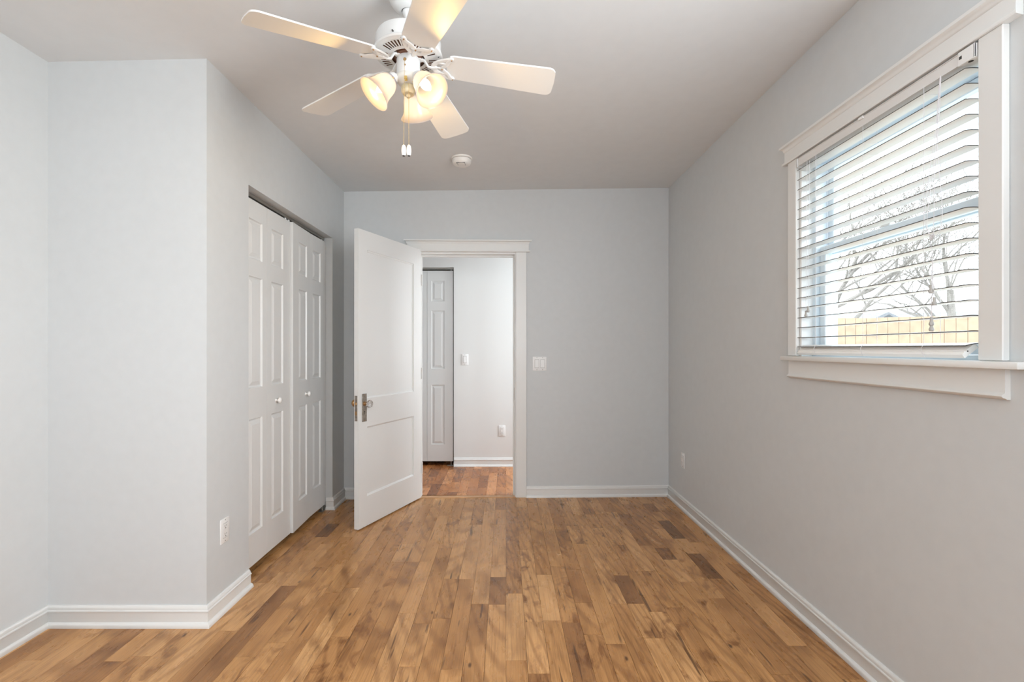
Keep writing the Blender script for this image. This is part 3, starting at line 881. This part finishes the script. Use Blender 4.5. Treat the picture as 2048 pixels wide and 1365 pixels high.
# pull chains
def chain(top, bot, r=.0011):
    mb = MB(); top = Vector(top); bot = Vector(bot); n = int((top-bot).length/.0042)
    mb.tube([top, bot], .00035, 5)
    for i in range(n+1):
        c = top.lerp(bot, i/n); mb.lathe([(.0001, -r), (r*.8, -r*.6), (r, 0), (r*.8, r*.6), (.0001, r)], c, 6)
    return mb
def at(x, y, Y): return Vector(((x-CX)*Y/FOC, Y, CAMZ+(CY-y)*Y/FOC))
for (xt, yt, xb_, yb2, Y) in ((808.5, 127, 807.5, 291, FYc-.052), (817.5, 168, 817.8, 291, FYc-.046)):
    top, bot = at(xt, yt, Y), at(xb_, yb2, Y)
    top.y = bot.y = Y
    if yt == 127: top = Vector((FXc-.004, FYc-.048, hk(1.022)))
    mb = chain(top, bot); ch = mb.build('pull_chain', M['brass'], fan)
    mb = MB()
    mb.lathe([(.0001, .002), (.0035, .001), (.0065, -.003), (.0082, -.012), (.0085, -.022), (.0075, -.032), (.006, -.036), (.0001, -.0365)], bot, 20)
    pf = mb.build('pull_fob', M['knobwhite'], ch)
    mb = MB(); mb.lathe([(.0001, -.0363), (.0045, -.0363), (.004, -.0385), (.0001, -.0385)], bot, 14); mb.build('fob_tip', M['slot'], pf)

# ------------------------------------------------------------------ window
w1 = empty('window_1', (XR+.09, (WY0+WY1)/2, 1.185)); struct(w1, 'white double hung window behind the blind in the right wall', 'window')
mb = MB()   # painted jamb liner
t = .012; xa, xb = XR-.001, XR+.055
mb.box(xa, xb, WY0-.0, WY0+t, 1.185, WZ1); mb.box(xa, xb, WY1-t, WY1, 1.185, WZ1); mb.box(xa, xb, WY0, WY1, WZ1-t, WZ1)
mb.build('jamb_liner', M['jamb'], w1, smooth=False)
mb = MB()   # vinyl frame
xa, xb = XR+.05, XR+.15; fy0, fy1, fz0, fz1 = WY0+.004, WY1-.004, 1.17, WZ1-.004
ft = .030
def frame_rect(mb, x0, x1, y0, y1, z0, z1, t, tb=None, tt=None, bev=.002):
    tb = tb or t; tt = tt or t
    mb.box(x0, x1, y0, y0+t, z0, z1, bev); mb.box(x0, x1, y1-t, y1, z0, z1, bev)
    mb.box(x0, x1, y0+t, y1-t, z0, z0+tb, bev); mb.box(x0, x1, y0+t, y1-t, z1-tt, z1, bev)
frame_rect(mb, xa, xb, fy0, fy1, fz0, fz1, ft, .031, .028)
for yy in (fy0+ft, fy1-ft-.006):   # sash tracks
    mb.box(xa+.048, xa+.052, yy, yy+.006, fz0+.031, fz1-.028)
mb.build('window_frame', M['vinyl'], w1)
ym0, ym1 = fy0+ft+.003, fy1-ft-.003
mb = MB(); frame_rect(mb, xa+.054, xa+.084, ym0, ym1, 1.640, fz1-.030, .034, .036, .034, .003)
us = mb.build('upper_sash', M['vinyl'], w1)
mb = MB(); frame_rect(mb, xa+.016, xa+.046, ym0, ym1, fz0+.032, 1.678, .036, .034, .036, .003)
ls = mb.build('lower_sash', M['vinyl'], w1)
mb = MB(); mb.box(xa+.067, xa+.071, ym0+.03, ym1-.03, 1.670, fz1-.06); mb.build('glass_pane', M['glass'], us)
mb = MB(); mb.box(xa+.029, xa+.033, ym0+.032, ym1-.032, fz0+.063, 1.645); mb.build('glass_pane', M['glass'], ls)
mb = MB(); mb.box(xa+.020, xa+.044, 1.755, 1.80, 1.678, 1.690, .003); mb.cyl((xa+.032, 1.778, 1.69), (xa+.032, 1.778, 1.70), .012, 16)
mb.build('sash_lock', M['plastic'], ls)
# casing, header, stool, apron
CT = .020
mb = MB()
mb.box(XR-CT, XR, WY1, WY1+.062, 1.187, WZ1, .0025)
struct(mb.build('trim_5', M['trim']), 'flat white casing on the far side of the window', 'window casing')
mb = MB(); mb.box(XR-CT, XR, WY0-.068, WY0, 1.187, WZ1, .0025)
struct(mb.build('trim_10', M['trim']), 'flat white casing on the near side of the window', 'window casing')
mb = MB()
WP = head_profile(WZ1, WZ1+.090, CT)
WP = [(d if d <= CT+.001 else CT+(d-CT)*.72, z) for d, z in WP]
rings = []
for s, yy in ((-1, WY1+.088), (1, WY0-.100)):
    rings.append([(XR-d, yy - s*max(0, d-CT)*1.0, z) for d, z in WP])
mb.loft(rings)
struct(mb.build('trim_6', M['trim'], ang=50), 'crowned white header above the window', 'window header')
mb = MB()
mb.box(XR-.002, XR+.058, WY0+.0005, WY1-.0005, 1.1655, 1.1857)
mb.box(XR-.050, XR, 1.205, 2.252, 1.166, 1.186, .004, 2)
struct(mb.build('trim_7', M['trim']), 'white window stool under the blind', 'window sill')
mb = MB()
ap = [(0, 1.083), (.010, 1.083), (.013, 1.086), (.021, 1.088), (.024, 1.092), (.023, 1.096), (.017, 1.100), (.015, 1.104), (.015, 1.1655), (0, 1.1655)]
mb.loft([[(XR-d, yy, z) for d, z in ap] for yy in (2.240, 1.268)])
struct(mb.build('trim_8', M['trim'], ang=50), 'white window apron with a moulded lower edge', 'window apron')

# ------------------------------------------------------------------ the blind
bl = empty('window_blind', (XR, (WY0+WY1)/2, 1.187)); tag(bl, 'white wooden venetian blind, slats open, in the window', 'window blind')
BX0, BX1 = XR-.022, XR+.028; BY0, BY1 = WY0+.033, WY1-.015
HY0 = WY0+.005
mb = MB()   # headrail: open-topped steel channel
mb.box(BX0+.002, BX0+.0035, HY0+.004, BY1-.004, 2.052, 2.0835); mb.box(BX1-.004, BX1-.0025, HY0+.004, BY1-.004, 2.052, 2.0835)
mb.box(BX0+.002, BX1-.0025, HY0+.004, BY1-.004, 2.0505, 2.052)
mb.box(BX0-.0005, BX0+.002, HY0+.004, BY1-.004, 2.0835, 2.0855); mb.box(BX0+.0, BX0+.002, HY0+.004, BY1-.004, 2.0505, 2.0525)
mb.box(BX0+.004, BX1-.004, HY0+.008, BY1-.008, 2.060, 2.078)
hr = mb.build('headrail', M['rail'], bl)
for yy, s in ((HY0, 1), (BY1, -1)):
    mb = MB()
    y_a, y_b = (HY0-.0015, HY0+.048) if s == 1 else (BY1-.002, BY1+.0015)
    mb.box(BX0-.003, BX0+.0012, y_a, y_b, 2.048, 2.087, .0008); mb.box(BX0-.003, BX1, yy-.0015, yy+.0015, 2.048, 2.087, .0005)
    mb.box(BX0-.003, BX1, y_a, y_b, 2.047, 2.0495, .0005)
    brk = mb.build('end_bracket', M['plastic'], hr)
    if s == 1:
        mb = MB(); mb.box(BX0-.0036, BX0-.0028, HY0+.036, HY0+.044, 2.064, 2.073); mb.cyl((BX0+.008, HY0+.020, 2.0472), (BX0+.008, HY0+.020, 2.0464), .006, 14)
        build_each(mb, 'bracket_hole', M['slot'], brk)
mb = MB(); y = FOC*BX0/(1722-CX); mb.box(BX0-.003, BX0+.004, y-.012, y+.012, 2.078, 2.088, .001); mb.build('center_clip', M['plastic'], hr)
mb = MB()
NSL = 19
for k in range(NSL):
    z = 2.032-.0448*k
    if k == NSL-1: z = 1.2285
    n = 6
    top = []; bot = []
    for q in range(n+1):
        u = q/n; xx = BX0+u*(BX1-BX0); crown = .0016*(1-(2*u-1)**2)
        top.append((xx, z+crown+.0014)); bot.append((xx, z+crown-.0014))
    poly = top+list(reversed(bot))
    if k == NSL-1:
        poly = [(x, zz+(x-BX0)*.16) for x, zz in poly]
    nf0 = len(mb.bm.faces)
    mb.loft([[(x, yy, zz) for x, zz in poly] for yy in (BY0+.001, BY1-.001)])
    mb.bm.faces.ensure_lookup_table()
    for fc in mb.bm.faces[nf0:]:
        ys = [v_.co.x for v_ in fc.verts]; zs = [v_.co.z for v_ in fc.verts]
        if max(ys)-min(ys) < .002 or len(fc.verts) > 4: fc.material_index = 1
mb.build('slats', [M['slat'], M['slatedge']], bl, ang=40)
# moulded bottom rail hanging tipped on the stool
mb = MB()
tb = math.radians(38); cxr, czr = BX0+.004, 1.1925
shape = [(0, 0), (.050, 0), (.050, .014), (.046, .0165), (.018, .0165), (.0165, .0135), (.0145, .0135), (.013, .0165), (.0095, .0165), (.008, .0135), (.006, .0135), (.0045, .0145), (0, .012)]
pr_ = [(cxr+u*math.cos(tb)-0*v, czr+u*math.sin(tb)) for u, v in shape]
pr_ = [(cxr+u*math.cos(tb)+(-v)*math.sin(tb), czr+u*math.sin(tb)+v*math.cos(tb)) for u, v in shape]
mb.loft([[(x, yy, z) for x, z in pr_] for yy in (BY0+.006, BY1-.004)])
br_ = mb.build('bottom_rail', M['botrail'], bl, ang=30)
mb = MB(); mb.cyl((BX0+.012, BY0+.0065, 1.213), (BX0+.012, BY0+.0052, 1.213), .002, 10); mb.build('rail_hole', M['slot'], br_)
# ladders
for yy in (2.03, 1.762, 1.505):
    mb = MB()
    for xx in (BX0-.0012, BX1+.0012):
        mb.tube([(xx, yy, 2.052), (xx, yy, 1.6), (xx, yy, 1.235)], .0007, 5)
    for k in range(NSL-1):
        z = 2.032-.0448*k-.0022
        mb.tube([(BX0-.001, yy, z-.001), ((BX0+BX1)/2, yy+.002, z), (BX1+.001, yy, z-.001)], .0005, 4)
    mb.tube([(BX0-.0012, yy, 1.235), (BX0-.007, yy+.004, 1.222), (BX0-.010, yy-.004, 1.205), (BX0-.006, yy-.010, 1.192)], .0007, 5)
    mb.build('ladder_cord', M['cord'], bl)
# lift cords with a knot, then tassels
def pr(x, y, X=BX0-.006):
    Y = FOC*X/(x-CX); return Vector((X, Y, CAMZ+(CY-y)*Y/FOC))
def cord(pts, r=.0008):
    P = [pr(*p) for p in pts]; Q = []
    for i in range(len(P)-1):      # Catmull-Rom
        p0, p1, p2, p3 = P[max(i-1, 0)], P[i], P[i+1], P[min(i+2, len(P)-1)]
        for s in range(6):
            u = s/6
            Q.append(.5*((2*p1)+(p2-p0)*u+(2*p0-5*p1+4*p2-p3)*u*u+(3*p1-p0-3*p2+p3)*u**3))
    Q.append(P[-1])
    mb = MB(); mb.tube(Q, r, 6); return mb.build('lift_cord', M['cord'], bl)
cord([(1880, 152), (1876, 200), (1871, 260), (1861, 330), (1852, 400), (1850, 440), (1856, 465), (1864, 472)])
cord([(1881, 152), (1877, 210), (1873, 270), (1866, 340), (1857, 410), (1854, 450), (1862, 474)])
cord([(1880, 154), (1876, 220), (1874, 280), (1878, 340), (1884, 410), (1883, 450), (1876, 468), (1866, 474)])
cord([(1882, 154), (1879, 215), (1875, 280), (1869, 350), (1868, 420), (1867, 470)])
for xt, yt in ((1862, 571), (1869, 596), (1862, 637), (1863, 653)):
    cord([(1865, 474), (1861, 484), (1863, 497), (1865, 520), (1865, 545) if yt > 580 else (1863, 550), (xt, yt)])
mb = MB()
c = pr(1865, 473)
for q in range(9):
    rnd = random.Random(q); cc = c+Vector((rnd.uniform(-.003, .003), rnd.uniform(-.006, .006), rnd.uniform(-.005, .005)))
    nx, ny = rnd.uniform(0, PI), rnd.uniform(.003, .007)
    mb.tube([cc+Vector((.3*ny*math.cos(t_), ny*math.cos(t_+nx), ny*.7*math.sin(t_))) for t_ in [i/10*2*PI for i in range(11)]], .0008, 5)
mb.build('cord_knot', M['cord'], bl)
TP = [(.0001, 0), (.0042, 0), (.0046, -.003), (.0040, -.008), (.0046, -.014), (.0068, -.020), (.0072, -.024), (.0060, -.028), (.0035, -.0295), (.0001, -.0295)]
for xt, yt in ((1862, 570), (1869, 594.5), (1863, 635), (1863, 646)):
    mb = MB(); mb.lathe([(r*.95, z*.9) for r, z in TP], pr(xt, yt), 20); mb.build('tassel', M['tassel'], bl)
# tilt cords at the far end
for x0_, x1_, y1_ in ((1619, 1616.5, 613), (1614, 1612, 622)):
    P = [pr(x0_, 322), pr((x0_+x1_)/2, 470), pr(x1_, y1_)]
    mb = MB(); mb.tube(P, .0008, 6); mb.build('tilt_cord', M['cord'], bl)
    mb = MB(); mb.lathe([(r*.95, z*.9) for r, z in TP], P[-1], 20); mb.build('tassel', M['tassel'], bl)

# unseen rear windows added for the fill light (frames only seen by the light and in reflections)
for i, (a, b) in enumerate(ops):
    mb = MB(); 
    for (x0_, x1_, z0_, z1_) in ((a, a+.05, .98, 2.26), (b-.05, b, .98, 2.26), (a+.05, b-.05, .98, 1.03), (a+.05, b-.05, 2.21, 2.26), (a+.05, b-.05, 1.60, 1.64)):
        mb.box(x0_, x1_, YREAR-.08, YREAR-.03, z0_, z1_)
    struct(mb.build('window_%d' % (i+2), M['vinyl'], smooth=False), ['unseen window added behind the camera at left', 'unseen window added behind the camera at right'][i], 'window')

mb = MB()  # unseen window added in the right wall for its fill light
for (y0_, y1_, z0_, z1_) in ((0, .05, .98, 2.26), (.85, .9, .98, 2.26), (.05, .85, .98, 1.03), (.05, .85, 2.21, 2.26), (.05, .85, 1.60, 1.64)):
    mb.box(XR+.05, XR+.10, y0_, y1_, z0_, z1_)
struct(mb.build('window_4', M['vinyl'], smooth=False), 'unseen window added beside the camera in the right wall', 'window')

# ------------------------------------------------------------------ outside
GZ = -.45
mb = MB(); mb.box(XR+.15, 60, -30, 60, GZ-.2, GZ)
struct(mb.build('ground', M['ground'], smooth=False), 'pale winter lawn outside the window', 'ground')
fe = empty('wooden_fence', (5, 7.9, GZ)); tag(fe, 'pale wooden board fence across the yard outside the window', 'fence')
pA, pB = Vector((2.6, 8.45, 0)), Vector((12.0, 5.15, 0)); dirf = (pB-pA).normalized(); nf = Vector((-dirf.y, dirf.x, 0))
Lf = (pB-pA).length
rnd = random.Random(3)
XFn = Matrix.Translation(pA) @ Matrix.Rotation(math.atan2(dirf.y, dirf.x), 4, 'Z')
mb = MB(XFn); u = 0
while u < Lf:
    h = 1.70+rnd.uniform(-.008, .008)
    mb.box(u, u+.135, -.009+rnd.uniform(-.002, .002), .009, GZ+.03, h, .003); u += .139
mb.build('board_panel', M['fence'], fe)
mb = MB(XFn)
for z in (GZ+.3, .6, 1.4): mb.box(0, Lf, .010, .05, z, z+.09)
build_each(mb, 'rail', M['fence'], fe)
for q in range(5):
    mb = MB(XFn); mb.box(q*2.4, q*2.4+.09, .05, .14, GZ, 1.62); mb.build('post', M['fence'], fe)

def house(x, y, rz, W, D, H, RH, label, ms):
    o = empty('house', (x, y, GZ), rz); tag(o, label, 'house')
    X = Matrix.Translation((x, y, GZ)) @ Matrix.Rotation(rz, 4, 'Z')
    mb = MB(X); mb.prism([(-W/2, 0), (W/2, 0), (W/2, H), (0, H+RH-.12), (-W/2, H)], -D/2, D/2); mb.build('wall', ms, o, smooth=False)
    mb = MB(X)
    for s in (1, -1):
        e = .4; k = RH/(W/2)
        mb.loft([[(0, yy, H+RH), (s*(W/2+e), yy, H-e*k), (s*(W/2+e), yy, H-e*k-.12), (0, yy, H+RH-.12)] for yy in (-D/2-.4, D/2+.4)])
    mb.build('roof', M['roof'], o, smooth=False)
    for q in (-1, 1):
        mb = MB(X); mb.box(q*W/4-.45, q*W/4+.45, -D/2-.04, -D/2, 1.0, 2.2); mb.build('window', M['siding'], o, smooth=False)
        mb = MB(X); mb.box(-W/2-.04, -W/2, q*D/4-.45, q*D/4+.45, 1.0, 2.2); mb.build('window', M['siding'], o, smooth=False)
house(27.5, 25.5, math.radians(50), 7, 10, 2.5, 1.3, 'grey house with a low roof behind the fence at right', M['sidinggrey'])
house(15.5, 24.5, math.radians(20), 6, 7, 2.3, 1.0, 'small white house behind the fence at left', M['siding'])

def tree(x, y, h, seed, label, spread=.55, r0=.16):
    rnd = random.Random(seed)
    o = empty('bare_tree', (x, y, GZ)); tag(o, label, 'tree')
    trunk = MB(); br = MB()
    def grow(p, d, ln, r, lev, mb):
        pts = [p]; rs = [r]; n = 4
        for i in range(n):
            d = (d+Vector((rnd.uniform(-1, 1), rnd.uniform(-1, 1), rnd.uniform(-.5, .9)))*(.13 if lev == 0 else .22)).normalized()
            p = p+d*ln/n; pts.append(p); rs.append(r*(1-.42*(i+1)/n))
        mb.tube(pts, rs, 8 if lev == 0 else (5 if lev < 3 else 3))
        if lev >= 5: return
        kids = (6, 5, 4, 4, 3)[lev]
        for k in range(kids):
            t = rnd.uniform(.35, 1) if k else 1
            if lev == 0: t = rnd.uniform(.45, 1) if k else 1
            i = min(int(t*n), n-1); q = pts[i].lerp(pts[i+1], t*n-i)
            side = Vector((rnd.uniform(-1, 1), rnd.uniform(-1, 1), rnd.uniform(-.1, .7))).normalized()
            nd_ = (d*.55+side*spread*1.25).normalized()
            grow(q, nd_, ln*rnd.uniform(.55, .74), max(rs[i]*rnd.uniform(.45, .62), .006), lev+1, br)
    grow(Vector((x, y, GZ-.05)), Vector((rnd.uniform(-.1, .1), rnd.uniform(-.1, .1), 1)).normalized(), h*.42, r0, 0, trunk)
    trunk.build('trunk', M['bark'], o); br.build('branches', M['bark'], o)
TREES = [(8.2, 12.2, 8.5, 1, 'bare tree with low spreading limbs just behind the fence at left', .6, .13),
         (15.5, 16.5, 9, 2, 'tall bare tree behind the middle of the fence', .55, .17),
         (14.6, 10.0, 7, 3, 'slim bare tree close behind the fence at right', .6, .11),
         (9.5, 20.5, 11, 4, 'large bare tree farther back at left', .6, .22),
         (22.8, 20.5, 11, 5, 'large bare tree in front of the grey house', .6, .22),
         (21.5, 13.2, 8, 6, 'medium bare tree standing beyond the yard at right', .6, .16)]
for t_ in TREES: tree(*t_)
